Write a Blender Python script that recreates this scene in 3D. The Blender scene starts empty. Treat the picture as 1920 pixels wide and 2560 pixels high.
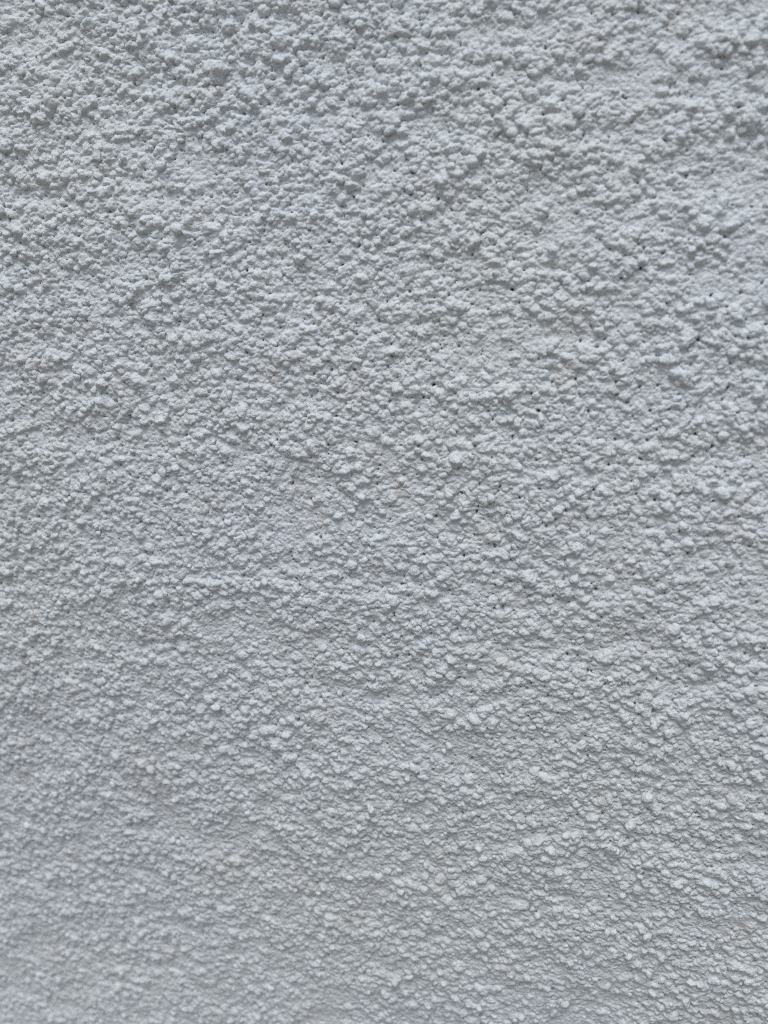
# Close view of a white painted roughcast wall, phone held about 20 cm away.
import bpy, bmesh, math
import numpy as np
from mathutils import Matrix, Vector

R = math.radians
scene = bpy.context.scene
rng = np.random.default_rng(71)

# ------------------------------------------------------------------ camera
AIM = Vector((0.0, 0.0, 1.35))          # the point of the wall in the middle of the frame
DIST = 0.230                            # phone to wall along the optical axis
TU, TV = 0.24, 0.24                     # how much nearer the wall comes to the right / top of frame
PITCH = math.atan(TV)
YAW = math.atan(math.cos(PITCH) * TU)
fwd = Vector((-math.sin(YAW) * math.cos(PITCH), math.cos(YAW) * math.cos(PITCH), -math.sin(PITCH)))
right = Vector((math.cos(YAW), math.sin(YAW), 0.0))
up = right.cross(fwd)
cam_data = bpy.data.cameras.new("camera")
cam = bpy.data.objects.new("camera", cam_data)
scene.collection.objects.link(cam)
cam.matrix_world = Matrix.Translation(AIM - fwd * DIST) @ Matrix((right, up, -fwd)).transposed().to_4x4()
cam_data.sensor_fit = 'VERTICAL'
cam_data.sensor_height = 34.6
cam_data.lens = 26.0
cam_data.clip_start = 0.01
cam_data.clip_end = 2000.0
cam_data.dof.use_dof = True
cam_data.dof.focus_distance = 0.234
cam_data.dof.aperture_fstop = 8.0
scene.camera = cam

# ------------------------------------------------------------------ sky, sun, exposure
SUN_EL = R(64)
world = bpy.data.worlds.new("World")
scene.world = world
world.use_nodes = True
nt = world.node_tree
sky = nt.nodes.new("ShaderNodeTexSky")
sky.sky_type = 'NISHITA'
sky.sun_disc = False
sky.sun_elevation = SUN_EL
sky.sun_rotation = R(180)
sky.air_density = 1.0
sky.dust_density = 2.0
nt.links.new(sky.outputs[0], nt.nodes["Background"].inputs[0])
nt.nodes["Background"].inputs[1].default_value = 0.115
sun_data = bpy.data.lights.new("sun", 'SUN')
sun_data.energy = 1.5
sun_data.angle = R(31)
sun_data.color = (1.0, 0.985, 0.96)
sun = bpy.data.objects.new("sun", sun_data)
scene.collection.objects.link(sun)
sun_dir = Vector((0.0, -math.cos(SUN_EL), math.sin(SUN_EL)))
sun.rotation_euler = sun_dir.to_track_quat('Z', 'Y').to_euler()
sun.location = (0, -6, 9)
scene.view_settings.view_transform = 'Standard'
scene.view_settings.look = 'None'
scene.view_settings.gamma = 1.0
scene.view_settings.use_curve_mapping = False
scene.view_settings.exposure = 0.23
scene.render.engine = 'CYCLES'
scene.cycles.use_denoising = False
scene.cycles.filter_width = 0.95
scene.cycles.max_bounces = 6
scene.cycles.diffuse_bounces = 4


# ------------------------------------------------------------------ helpers
def link(name, mesh, parent=None):
    o = bpy.data.objects.new(name, mesh)
    scene.collection.objects.link(o)
    if parent:
        o.parent = parent
    return o


class Perm:
    """Gradient noise on a tensor grid or on scattered points."""
    def __init__(self, seed, n=256):
        r = np.random.default_rng(seed)
        a = r.random((n, n)).astype(np.float32) * 2 * np.pi
        self.gx, self.gz, self.n = np.cos(a), np.sin(a), n

    def __call__(self, x, z, scale):
        x = np.asarray(x, np.float32) / scale
        z = np.asarray(z, np.float32) / scale
        ix, iz = np.floor(x).astype(np.int32), np.floor(z).astype(np.int32)
        fx, fz = x - ix, z - iz
        n = self.n
        ux = fx * fx * fx * (fx * (fx * 6 - 15) + 10)
        uz = fz * fz * fz * (fz * (fz * 6 - 15) + 10)

        def g(i, j):
            a, b = (ix + i) % n, (iz + j) % n
            return self.gx[a, b] * (fx - i) + self.gz[a, b] * (fz - j)
        return ((g(0, 0) * (1 - ux) + g(1, 0) * ux) * (1 - uz)
                + (g(0, 1) * (1 - ux) + g(1, 1) * ux) * uz) * 1.5


# ------------------------------------------------------------------ materials
def paint_material():
    m = bpy.data.materials.new("white_masonry_paint")
    m.use_nodes = True
    t = m.node_tree
    N, L = t.nodes, t.links
    b = N["Principled BSDF"]
    b.inputs["Roughness"].default_value = 0.82
    b.inputs["Specular IOR Level"].default_value = 0.25
    geo = N.new("ShaderNodeNewGeometry")

    def noise(scale, detail, rough=0.55):
        n = N.new("ShaderNodeTexNoise")
        n.inputs["Scale"].default_value = scale
        n.inputs["Detail"].default_value = detail
        n.inputs["Roughness"].default_value = rough
        L.new(geo.outputs["Position"], n.inputs["Vector"])
        return n

    def ramp(src, p0, c0, p1, c1):
        r = N.new("ShaderNodeValToRGB")
        r.color_ramp.elements[0].position, r.color_ramp.elements[0].color = p0, c0
        r.color_ramp.elements[1].position, r.color_ramp.elements[1].color = p1, c1
        L.new(src, r.inputs[0])
        return r

    def mix(kind, fac, a, c):
        x = N.new("ShaderNodeMix")
        x.data_type, x.blend_type = 'RGBA', kind
        if isinstance(fac, float):
            x.inputs[0].default_value = fac
        else:
            L.new(fac, x.inputs[0])
        L.new(a, x.inputs[6])
        if isinstance(c, tuple):
            x.inputs[7].default_value = c
        else:
            L.new(c, x.inputs[7])
        return x.outputs[2]
    # cool and greenish patches painting in an uneven colour cast, then grain to grain differences
    patch = ramp(noise(7, 2).outputs[0], 0.36, (0.652, 0.688, 0.702, 1), 0.64, (0.660, 0.697, 0.688, 1))
    fine = ramp(noise(420, 3).outputs[0], 0.3, (0.90, 0.89, 0.87, 1), 0.62, (1, 1, 1, 1))
    col = mix('MULTIPLY', 0.8, patch.outputs[0], fine.outputs[0])
    # weak beige water stains, few and small
    st = ramp(noise(65, 4, 0.6).outputs[0], 0.59, (0, 0, 0, 1), 0.78, (0.4, 0.4, 0.4, 1))
    col = mix('MIX', st.outputs[0], col, (0.54, 0.47, 0.40, 1))
    ro = ramp(noise(150, 3).outputs[0], 0.3, (0.68, 0.68, 0.68, 1), 0.7, (0.93, 0.93, 0.93, 1))
    L.new(ro.outputs[0], b.inputs["Roughness"])
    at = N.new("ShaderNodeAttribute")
    at.attribute_name = "pit_shade_specks"
    col = mix('MIX', at.outputs["Fac"], col, (0.055, 0.045, 0.036, 1))  # painted shade of the pinholes, and the rusty specks
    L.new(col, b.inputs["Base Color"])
    # fine relief of the brushed paint skin
    n1, n2 = noise(1100, 3, 0.6), noise(3000, 2, 0.6)
    b1 = N.new("ShaderNodeBump")
    b1.inputs["Strength"].default_value = 0.9
    b1.inputs["Distance"].default_value = 0.00045
    L.new(n1.outputs[0], b1.inputs["Height"])
    b2 = N.new("ShaderNodeBump")
    b2.inputs["Strength"].default_value = 0.6
    b2.inputs["Distance"].default_value = 0.00012
    L.new(n2.outputs[0], b2.inputs["Height"])
    L.new(b1.outputs[0], b2.inputs["Normal"])
    vf = N.new("ShaderNodeTexVoronoi")
    vf.inputs["Scale"].default_value = 800
    vf.inputs["Randomness"].default_value = 1.0
    L.new(geo.outputs["Position"], vf.inputs["Vector"])
    b4 = N.new("ShaderNodeBump")
    b4.invert = True
    b4.inputs["Strength"].default_value = 0.7
    b4.inputs["Distance"].default_value = 0.0005
    L.new(vf.outputs["Distance"], b4.inputs["Height"])
    L.new(b4.outputs[0], b1.inputs["Normal"])
    # away from the modelled grains the relief is carried by the bump alone
    vor = N.new("ShaderNodeTexVoronoi")
    vor.inputs["Scale"].default_value = 330
    warp = N.new("ShaderNodeVectorMath")
    warp.operation = 'MULTIPLY_ADD'
    warp.inputs[1].default_value = (0.006, 0.006, 0.006)
    L.new(noise(260, 3).outputs["Color"], warp.inputs[0])
    L.new(geo.outputs["Position"], warp.inputs[2])
    L.new(warp.outputs[0], vor.inputs["Vector"])
    co = N.new("ShaderNodeAttribute")
    co.attribute_name = "coarse"
    b3 = N.new("ShaderNodeBump")
    b3.invert = True
    b3.inputs["Distance"].default_value = 0.0011
    L.new(co.outputs["Fac"], b3.inputs["Strength"])
    L.new(vor.outputs["Distance"], b3.inputs["Height"])
    L.new(b2.outputs[0], b3.inputs["Normal"])
    b5 = N.new("ShaderNodeBump")
    b5.inputs["Distance"].default_value = 0.0028
    L.new(co.outputs["Fac"], b5.inputs["Strength"])
    L.new(noise(120, 5, 0.62).outputs[0], b5.inputs["Height"])
    L.new(b3.outputs[0], b5.inputs["Normal"])
    L.new(b5.outputs[0], b.inputs["Normal"])
    return m


def ground_material():
    m = bpy.data.materials.new("worn_concrete_paving")
    m.use_nodes = True
    t = m.node_tree
    b = t.nodes["Principled BSDF"]
    b.inputs["Roughness"].default_value = 0.9
    n = t.nodes.new("ShaderNodeTexNoise")
    n.inputs["Scale"].default_value = 6.0
    n.inputs["Detail"].default_value = 8.0
    geo = t.nodes.new("ShaderNodeNewGeometry")
    t.links.new(geo.outputs["Position"], n.inputs["Vector"])
    r = t.nodes.new("ShaderNodeValToRGB")
    r.color_ramp.elements[0].position, r.color_ramp.elements[0].color = 0.3, (0.17, 0.125, 0.08, 1)
    r.color_ramp.elements[1].position, r.color_ramp.elements[1].color = 0.7, (0.24, 0.182, 0.122, 1)
    t.links.new(n.outputs[0], r.inputs[0])
    t.links.new(r.outputs[0], b.inputs["Base Color"])
    bp = t.nodes.new("ShaderNodeBump")
    bp.inputs["Distance"].default_value = 0.004
    n2 = t.nodes.new("ShaderNodeTexNoise")
    n2.inputs["Scale"].default_value = 180.0
    n2.inputs["Detail"].default_value = 4.0
    t.links.new(geo.outputs["Position"], n2.inputs["Vector"])
    t.links.new(n2.outputs[0], bp.inputs["Height"])
    t.links.new(bp.outputs[0], b.inputs["Normal"])
    return m


PAINT, GROUND = paint_material(), ground_material()

# ------------------------------------------------------------------ ground
bm = bmesh.new()
bmesh.ops.create_grid(bm, x_segments=8, y_segments=8, size=400)
me = bpy.data.meshes.new("ground")
bm.to_mesh(me); bm.free()
me.materials.append(GROUND)
ground = link("ground", me)
ground["kind"] = "structure"

# ------------------------------------------------------------------ the wall
WX0, WX1, WZ0, WZ1 = -2.6, 2.6, 0.004, 2.7
wall = bpy.data.objects.new("stucco_wall", None)
scene.collection.objects.link(wall)
wall.location = (0, 0, 0)
wall["label"] = "white painted roughcast stucco wall with crusty grains and dark pinholes"
wall["category"] = "wall"
wall["kind"] = "thing"

bm = bmesh.new()
bmesh.ops.create_cube(bm, size=1)
bmesh.ops.scale(bm, vec=(WX1 - WX0, 0.24, WZ1 - WZ0), verts=bm.verts)
bmesh.ops.translate(bm, vec=((WX0 + WX1) / 2, 0.165, (WZ0 + WZ1) / 2), verts=bm.verts)
bmesh.ops.bevel(bm, geom=bm.edges[:], offset=0.008, segments=2, affect='EDGES')
me = bpy.data.meshes.new("wall_core")
bm.to_mesh(me); bm.free()
me.materials.append(PAINT)
link("wall_core", me, wall)

# --- sampling of the coat: even and fine over the patch looked at closely, ever coarser rings out to the wall's edges
cen = cam.matrix_world.translation.copy()
tv = 0.5 * cam_data.sensor_height / cam_data.lens
tu = tv * 0.75
EA, EB = tu * 1.13, tv * 1.17
NA, NB, K = 846, 1160, 44
GROW = 1.165
C, FW, RT, UP = (np.array(v, np.float64) for v in (cen, fwd, right, up))


def to_wall(a, b):
    ray = FW + np.multiply.outer(a, RT) + np.multiply.outer(b, UP)
    p = C + ray * (-C[1] / ray[..., 1])[..., None]
    return p[..., 0], p[..., 2]


def to_index(x, z, y=0.0):
    d = np.stack((np.asarray(x) - C[0], np.zeros_like(np.asarray(x)) + y - C[1], np.asarray(z) - C[2]), -1)
    w = d @ FW
    return ((d @ RT) / w / EA * 0.5 + 0.5) * (NA - 1) + K, ((d @ UP) / w / EB * 0.5 + 0.5) * (NB - 1) + K


NX, NZ = NA + 2 * K, NB + 2 * K
I, J = np.meshgrid(np.arange(NX) - K, np.arange(NZ) - K)                # [row, column]
ring = np.maximum(np.maximum(-I, I - NA + 1), np.maximum(-J, J - NB + 1)).clip(0)
U = (I + ring) / (NA - 1 + 2 * ring)
W = (J + ring) / (NB - 1 + 2 * ring)
ax, az = to_wall((U * 2 - 1) * EA, (W * 2 - 1) * EB)
g = (GROW ** ring - 1) / (GROW ** K - 1)
GX = (ax * (1 - g) + (WX0 + 0.01 + U * (WX1 - WX0 - 0.02)) * g).astype(np.float32)
GZ = (az * (1 - g) + (WZ0 + 0.01 + W * (WZ1 - WZ0 - 0.02)) * g).astype(np.float32)
inner = ring == 0
X0, X1, Z0, Z1 = (float(v) for v in (GX[inner].min(), GX[inner].max(), GZ[inner].min(), GZ[inner].max()))
XI, XJ = np.gradient(GX, axis=1), np.gradient(GX, axis=0)
ZI, ZJ = np.gradient(GZ, axis=1), np.gradient(GZ, axis=0)
DET = XI * ZJ - XJ * ZI
sp = np.maximum(np.hypot(XI, ZI), np.hypot(XJ, ZJ)).astype(np.float32)   # local spacing
print("grid", NX, NZ, NX * NZ * 2, "spacing", sp[inner].min(), sp[inner].max())


def band(scale):
    """fade a wavelength out where the grid is too coarse to carry it"""
    return np.clip((scale / sp - 2.0) / 2.0, 0, 1)


P = [Perm(100 + i) for i in range(12)]


def crust(x, z):
    """0 on floated bare patches, 1 where the grains sit thick"""
    wx = x + 0.010 * P[9](x, z, 0.03)
    wz = z + 0.007 * P[10](x, z, 0.03)
    a = P[0](wx, wz * 1.25, 0.020) + 0.8 * P[1](wx, wz * 1.25, 0.0085) + 0.35 * P[2](wx, wz, 0.05)
    # the float was pressed harder towards the upper right
    thin = np.clip((x - 0.01) / 0.08, 0, 1) * np.clip((z - 1.36) / 0.08, 0, 1)
    return np.clip(0.80 - 0.20 * thin + 0.52 * a, 0, 1)


def undulation(x, z, fade=None):
    f = fade if fade else (lambda s: 1.0)
    wx = x + 0.006 * P[9](x, z, 0.02)
    wz = z + 0.004 * P[10](x, z, 0.02)
    # bulge added so the lower wall tilts down and turns darker
    h = 0.014 * (np.cos(2 * np.pi * (z + 0.27 * x - 1.37) / 0.72) - 0.97)
    h = h + 0.0005 * P[3](wx, wz * 1.2, 0.045) * f(0.045)
    h = h + 0.00035 * P[4](wx, wz * 1.25, 0.016) * f(0.016)
    # dragged ridges left by the float
    rdg = 1 - np.abs(P[5](wx * 0.75, wz * 1.3, 0.011)) * 2.2
    h = h + 0.0003 * np.clip(rdg, 0, 1) ** 2 * f(0.011)
    return h


H = undulation(GX, GZ, band).astype(np.float32)
CR = crust(GX, GZ).astype(np.float32)
H += 0.0005 * (CR - 0.5)
H0 = H.copy()
fine_grid = (sp < 0.0009)

# --- grains bedded in the coat: rounded caps that merge with each other
PADX = 0.012


def scatter(pitch, jitter):
    nx, nz = int((X1 - X0 + 2 * PADX) / pitch), int((Z1 - Z0 + 2 * PADX) / pitch)
    i, j = np.meshgrid(np.arange(nx), np.arange(nz))
    x = X0 - PADX + (i + 0.5 * (j % 2) + rng.uniform(-jitter, jitter, i.shape)) * pitch
    z = Z0 - PADX + (j + rng.uniform(-jitter, jitter, i.shape)) * pitch
    return x.ravel(), z.ravel()


WX = (GX + 0.00034 * P[11](GX, GZ, 0.0016) + 0.00022 * P[6](GX, GZ, 0.0008)).astype(np.float32)
WZ = (GZ + 0.00034 * P[10](GX + 1, GZ, 0.0016) + 0.00022 * P[7](GX, GZ + 1, 0.0008)).astype(np.float32)


def window(cx, cz, r):
    i, j = to_index(np.array((cx - r, cx + r, cx - r, cx + r)), np.array((cz - r, cz - r, cz + r, cz + r)))
    i0, i1, j0, j1 = int(i.min()), int(i.max()) + 2, int(j.min()), int(j.max()) + 2
    if i0 < K - 3 or j0 < K - 3 or i1 > NX - K + 3 or j1 > NZ - K + 3 or i1 - i0 < 4 or j1 - j0 < 4:
        return None
    return j0, j1, i0, i1


def cell(x, z):
    i, j = to_index(np.array((x,)), np.array((z,)))
    return min(max(int(i[0] + 0.5), 2), NX - 3), min(max(int(j[0] + 0.5), 2), NZ - 3)


def stamp(cx, cz, r, hgt, asp, rot, base, power, tx, tz):
    w = window(cx, cz, 1.5 * r)
    if w is None:
        return
    j0, j1, i0, i1 = w
    dx, dz = WX[j0:j1, i0:i1] - cx, WZ[j0:j1, i0:i1] - cz
    c, s = math.cos(rot), math.sin(rot)
    u, v = (dx * c + dz * s) / asp, (-dx * s + dz * c) * asp
    # broken grit: a rounded polygon in outline, with a flat tilted face knocked off the top
    ang = rot + np.cumsum(rng.uniform(0.9, 1.6, 6))
    cut = rng.uniform(0.78, 1.08, 6)
    d = u * (math.cos(ang[0]) / cut[0]) + v * (math.sin(ang[0]) / cut[0])
    for k in range(1, 6):
        np.maximum(d, u * (math.cos(ang[k]) / cut[k]) + v * (math.sin(ang[k]) / cut[k]), out=d)
    d = (0.62 * d + 0.38 * np.sqrt(u * u + v * v)) / r
    q = 1 - d * d
    cap = np.clip(q, 0, 1) ** power
    e, f = rng.uniform(-0.75, 0.75, 2) / r
    cap = np.minimum(cap, rng.uniform(0.5, 1.0) + e * u + f * v)
    e, f = rng.uniform(-1.1, 1.1, 2) / r
    cap = np.minimum(cap, rng.uniform(0.75, 1.2) + e * u + f * v)
    cap = base + hgt * np.maximum(cap, 0) + tx * dx + tz * dz
    sub = H[j0:j1, i0:i1]
    np.copyto(sub, np.where(q > 0, np.maximum(sub, cap), sub))


def base_at(x, z):
    i, j = cell(x, z)
    return 0.45 * float(H0[j, i]) + 0.55 * float(H[j, i])


for pitch, rad, keep in ((0.0042, (0.0011, 0.0019), 0.4), (0.00225, (0.00085, 0.0016), 0.95), (0.00145, (0.0005, 0.00095), 0.95)):
    px, pz = scatter(pitch, 0.42)
    cr = crust(px, pz)
    for x, z, c in zip(px, pz, cr):
        if rng.random() > keep * (0.06 + 1.0 * c):
            continue
        # the throw was coarser higher up the wall
        r = rng.uniform(*rad) * (0.8 + 0.3 * c) * min(max(1.0 + 1.2 * (z - 1.35), 1.0), 1.25)
        stamp(x, z, r, r * rng.uniform(0.36, 1.0) * (0.5 + 0.55 * c) * min(max(1.04 + 1.4 * (z - 1.36), 1.0), 1.25), rng.uniform(0.85, 1.3), rng.uniform(-0.8, 0.8),
              base_at(x, z) - 0.0002, rng.uniform(0.3, 0.8), rng.uniform(-0.35, 0.35), rng.uniform(-0.25, 0.4))

# --- coats of paint have bridged the narrowest gaps
fill = H.copy()
for _ in range(3):
    fill[1:-1] = (fill[:-2] + fill[1:-1] + fill[2:]) / 3
    fill[:, 1:-1] = (fill[:, :-2] + fill[:, 1:-1] + fill[:, 2:]) / 3
H = np.where(fine_grid, np.maximum(H, 0.85 * fill + 0.15 * H - 0.00012), H)

# --- grit inside and between the grains
H += (0.00020 * P[6](GX, GZ, 0.0026) * band(0.0026)
      - 0.00034 * np.abs(P[7](GX, GZ, 0.0017)) * band(0.0014)
      - 0.00026 * np.abs(P[8](GX, GZ, 0.0010)) * band(0.0010)
      + 0.00010 * P[2](GX, GZ, 0.00065) * band(0.0008)
      + 0.00005 * rng.standard_normal(H.shape) * fine_grid).astype(np.float32)

# --- proud grains: the 300 largest in view are pieces of their own, the rest one crust
px, pz = scatter(0.0042, 0.5)
cr = crust(px, pz)
sel = rng.random(len(px)) < (0.16 + 0.50 * cr) * np.clip(0.85 + 2.5 * (pz - 1.35), 0.5, 1.3)
ci, cj = to_index(px, pz)
sel &= (ci > K) & (ci < NX - K) & (cj > K) & (cj < NZ - K)
px, pz, cr = px[sel], pz[sel], cr[sel]
pr = rng.uniform(0.0008, 0.00135, len(px)) * (1 + 0.35 * rng.random(len(px)) ** 3)

# --- swell the crowns sideways so that the grains overhang the hollows
HI, HJ = np.gradient(H, axis=1), np.gradient(H, axis=0)
dHx = (HI * ZJ - HJ * ZI) / DET
dHz = (HJ * XI - HI * XJ) / DET
lim = 0.9
sx = np.clip(-dHx, -lim, lim) * 0.00015 * fine_grid
sz = np.clip(-dHz, -lim, lim) * 0.00015 * fine_grid
droop = np.clip(H - H0, 0, 0.0015) * 0.22 * fine_grid

# --- pinholes, with shade painted into their bottoms, and a few rusty specks
pit_shade_specks = np.zeros((NZ, NX), np.float32)
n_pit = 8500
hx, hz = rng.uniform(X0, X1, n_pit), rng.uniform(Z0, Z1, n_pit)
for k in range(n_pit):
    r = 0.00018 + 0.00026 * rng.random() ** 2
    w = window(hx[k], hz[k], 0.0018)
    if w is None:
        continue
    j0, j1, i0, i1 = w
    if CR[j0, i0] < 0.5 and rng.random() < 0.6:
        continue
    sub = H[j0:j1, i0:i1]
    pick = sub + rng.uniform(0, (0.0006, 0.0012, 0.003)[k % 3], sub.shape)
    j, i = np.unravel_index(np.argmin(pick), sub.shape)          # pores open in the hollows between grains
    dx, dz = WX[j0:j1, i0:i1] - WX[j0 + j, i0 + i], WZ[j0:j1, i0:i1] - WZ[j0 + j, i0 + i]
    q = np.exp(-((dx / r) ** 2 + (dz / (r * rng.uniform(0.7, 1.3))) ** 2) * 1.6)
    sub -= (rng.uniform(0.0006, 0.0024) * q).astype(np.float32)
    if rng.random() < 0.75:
        g = pit_shade_specks[j0:j1, i0:i1]  # hole bottoms coloured dark to deepen their shade
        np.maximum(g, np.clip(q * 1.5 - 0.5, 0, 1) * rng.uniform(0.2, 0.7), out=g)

for k in range(26):
    i, j = cell(rng.uniform(X0, X1), rng.uniform(Z0, Z1))
    a, b = slice(max(j - 5, 0), j + 6), slice(max(i - 5, 0), i + 6)
    d = ((WX[a, b] - WX[j, i]) ** 2 + (WZ[a, b] - WZ[j, i]) ** 2) / rng.uniform(0.0004, 0.0008) ** 2
    pit_shade_specks[a, b] = np.maximum(pit_shade_specks[a, b], 0.7 * np.exp(-d * d))

co = np.empty((NZ, NX, 3), np.float32)
co[..., 0] = GX + sx
co[..., 1] = -0.002 - H
co[..., 2] = GZ + sz - droop

me = bpy.data.meshes.new("plaster_coat")
me.vertices.add(NX * NZ)
me.vertices.foreach_set("co", co.ravel())
nf = (NX - 1) * (NZ - 1)
idx = np.arange(NX * NZ, dtype=np.int32).reshape(NZ, NX)
quads = np.stack((idx[:-1, :-1], idx[:-1, 1:], idx[1:, 1:], idx[1:, :-1]), -1).reshape(-1)
me.loops.add(nf * 4)
me.loops.foreach_set("vertex_index", quads)
me.polygons.add(nf)
me.polygons.foreach_set("loop_start", np.arange(0, nf * 4, 4, dtype=np.int32))
me.update(calc_edges=True)
me.polygons.foreach_set("use_smooth", np.ones(nf, bool))
a = me.attributes.new("pit_shade_specks", 'FLOAT', 'POINT')
a.data.foreach_set("value", pit_shade_specks.ravel())
a = me.attributes.new("coarse", 'FLOAT', 'POINT')
a.data.foreach_set("value", np.clip(ring / 4.0, 0, 1).ravel().astype(np.float32))
me.materials.append(PAINT)
link("plaster_coat", me, wall)


# --- loose looking grains standing proud of the coat
def grain_shape(seed, subdiv):
    r = np.random.default_rng(seed)
    b = bmesh.new()
    bmesh.ops.create_icosphere(b, subdivisions=subdiv, radius=1)
    dirs = r.normal(size=(9, 3)); dirs /= np.linalg.norm(dirs, axis=1)[:, None]
    cut = r.uniform(0.56, 0.98, 9)
    for v in b.verts:
        n = np.array(v.co)
        d = dirs @ n
        rad = 1.0
        for dd, c in zip(d, cut):
            if dd > 0.5:
                rad = min(rad, c / dd)
        rad *= 1 + 0.07 * math.sin(5 * n[0] + seed) * math.sin(6 * n[1] + 2 * seed) + r.uniform(-0.09, 0.09)
        v.co *= rad
    # the bedded back is not needed: it lies deep in the coat
    bmesh.ops.delete(b, geom=[f for f in b.faces if f.calc_center_median().y > 0.45], context='FACES')
    return b


N_SHAPE = 14
shapes = []
for k in range(N_SHAPE):
    b = grain_shape(k, 2)
    m = bpy.data.meshes.new("grain")
    b.to_mesh(m); b.free()
    m.materials.append(PAINT)
    m.polygons.foreach_set("use_smooth", np.ones(len(m.polygons), bool))
    shapes.append(m)
V = [np.array([v.co for v in m.vertices]) for m in shapes]
F = [np.array([p.vertices for p in m.polygons]) for m in shapes]

inv = cam.matrix_world.inverted()
apparent, mats = [], []
for x, z, r, c in zip(px, pz, pr, cr):
    i, j = cell(x, z)
    y = -0.002 - (0.35 * float(H[j, i]) + 0.65 * float(H[j - 1:j + 2, i - 1:i + 2].mean())) + 0.0001
    q = inv @ Vector((x, y, z))
    seen = q.z < 0 and abs(q.x / q.z) < tu * 0.99 and abs(q.y / q.z) < tv * 0.99
    sc = Vector((r * rng.uniform(0.85, 1.35), r * rng.uniform(0.5, 0.95), r * rng.uniform(0.7, 1.1)))
    mt = (Matrix.Translation((x, y, z)) @ Matrix.Rotation(rng.uniform(-0.7, 0.7), 4, 'Y')
          @ Matrix.Rotation(rng.uniform(-0.35, 0.35), 4, 'X') @ Matrix.Diagonal(sc).to_4x4())
    apparent.append(r / -q.z if seen else 0.0)
    mats.append(mt)
order = np.argsort(-np.array(apparent))
verts, faces, off = [], [], 0
for n, k in enumerate(order):
    s = int(rng.integers(N_SHAPE))
    if n < 300:
        o = link("grain", shapes[s], wall)
        o.matrix_local = mats[k]
        continue
    A = np.array(mats[k])
    verts.append(V[s] @ A[:3, :3].T + A[:3, 3])
    faces.append(F[s] + off)
    off += len(V[s])
# the crust goes on over the wall around the patch: plainer grains, bedded in the same coat
lows = []
for k in range(8):
    b = grain_shape(40 + k, 1)
    b.verts.ensure_lookup_table()
    lows.append((np.array([v.co for v in b.verts]), np.array([[v.index for v in f.verts] for f in b.faces])))
    b.free()
OUT, pitch = 0.27, 0.0031
nx, nz = int((X1 - X0 + 2 * OUT) / pitch), int((Z1 - Z0 + 2 * OUT) / pitch)
i, j = np.meshgrid(np.arange(nx), np.arange(nz))
ox = (X0 - OUT + (i + 0.5 * (j % 2) + rng.uniform(-0.5, 0.5, i.shape)) * pitch).ravel()
oz = (Z0 - OUT + (j + rng.uniform(-0.5, 0.5, i.shape)) * pitch).ravel()
ci, cj = to_index(ox, oz)
oc = crust(ox, oz)
edge = np.maximum(np.maximum(X0 - ox, ox - X1), np.maximum(Z0 - oz, oz - Z1)).clip(0) / OUT
keep = ~((ci > K) & (ci < NX - K) & (cj > K) & (cj < NZ - K)) & (rng.random(len(ox)) < (0.2 + 0.85 * oc) * (1 - edge ** 2))
ox, oz, oc = ox[keep], oz[keep], oc[keep]
oy = -0.002 - (undulation(ox, oz) + 0.0005 * (oc - 0.5)) - 0.0001
orr = rng.uniform(0.0010, 0.0019, len(ox))
th = rng.uniform(-0.8, 0.8, len(ox))
pick = rng.integers(0, 8, len(ox))
for k, (v, f) in enumerate(lows):
    m = pick == k
    n = int(m.sum())
    sc = np.stack((orr[m] * rng.uniform(0.85, 1.35, n), orr[m] * rng.uniform(0.5, 0.95, n), orr[m] * rng.uniform(0.7, 1.1, n)), -1)
    p = v[None] * sc[:, None, :]
    c, sn = np.cos(th[m])[:, None], np.sin(th[m])[:, None]
    q = np.stack((p[..., 0] * c + p[..., 2] * sn + ox[m][:, None], p[..., 1] + oy[m][:, None],
                  -p[..., 0] * sn + p[..., 2] * c + oz[m][:, None]), -1)
    verts.append(q.reshape(-1, 3))
    faces.append((f[None] + (np.arange(n) * len(v))[:, None, None]).reshape(-1, 3) + off)
    off += n * len(v)
verts, faces = np.concatenate(verts), np.concatenate(faces)
me = bpy.data.meshes.new("grain_crust")
me.vertices.add(len(verts)); me.vertices.foreach_set("co", verts.astype(np.float32).ravel())
me.loops.add(len(faces) * 3); me.loops.foreach_set("vertex_index", faces.astype(np.int32).ravel())
me.polygons.add(len(faces)); me.polygons.foreach_set("loop_start", np.arange(0, len(faces) * 3, 3, dtype=np.int32))
me.update(calc_edges=True)
me.polygons.foreach_set("use_smooth", np.ones(len(faces), bool))
me.materials.append(PAINT)
rest = link("grain_crust", me, wall)
rest["kind"] = "stuff"
print("proud grains", len(mats), "tris", len(faces))
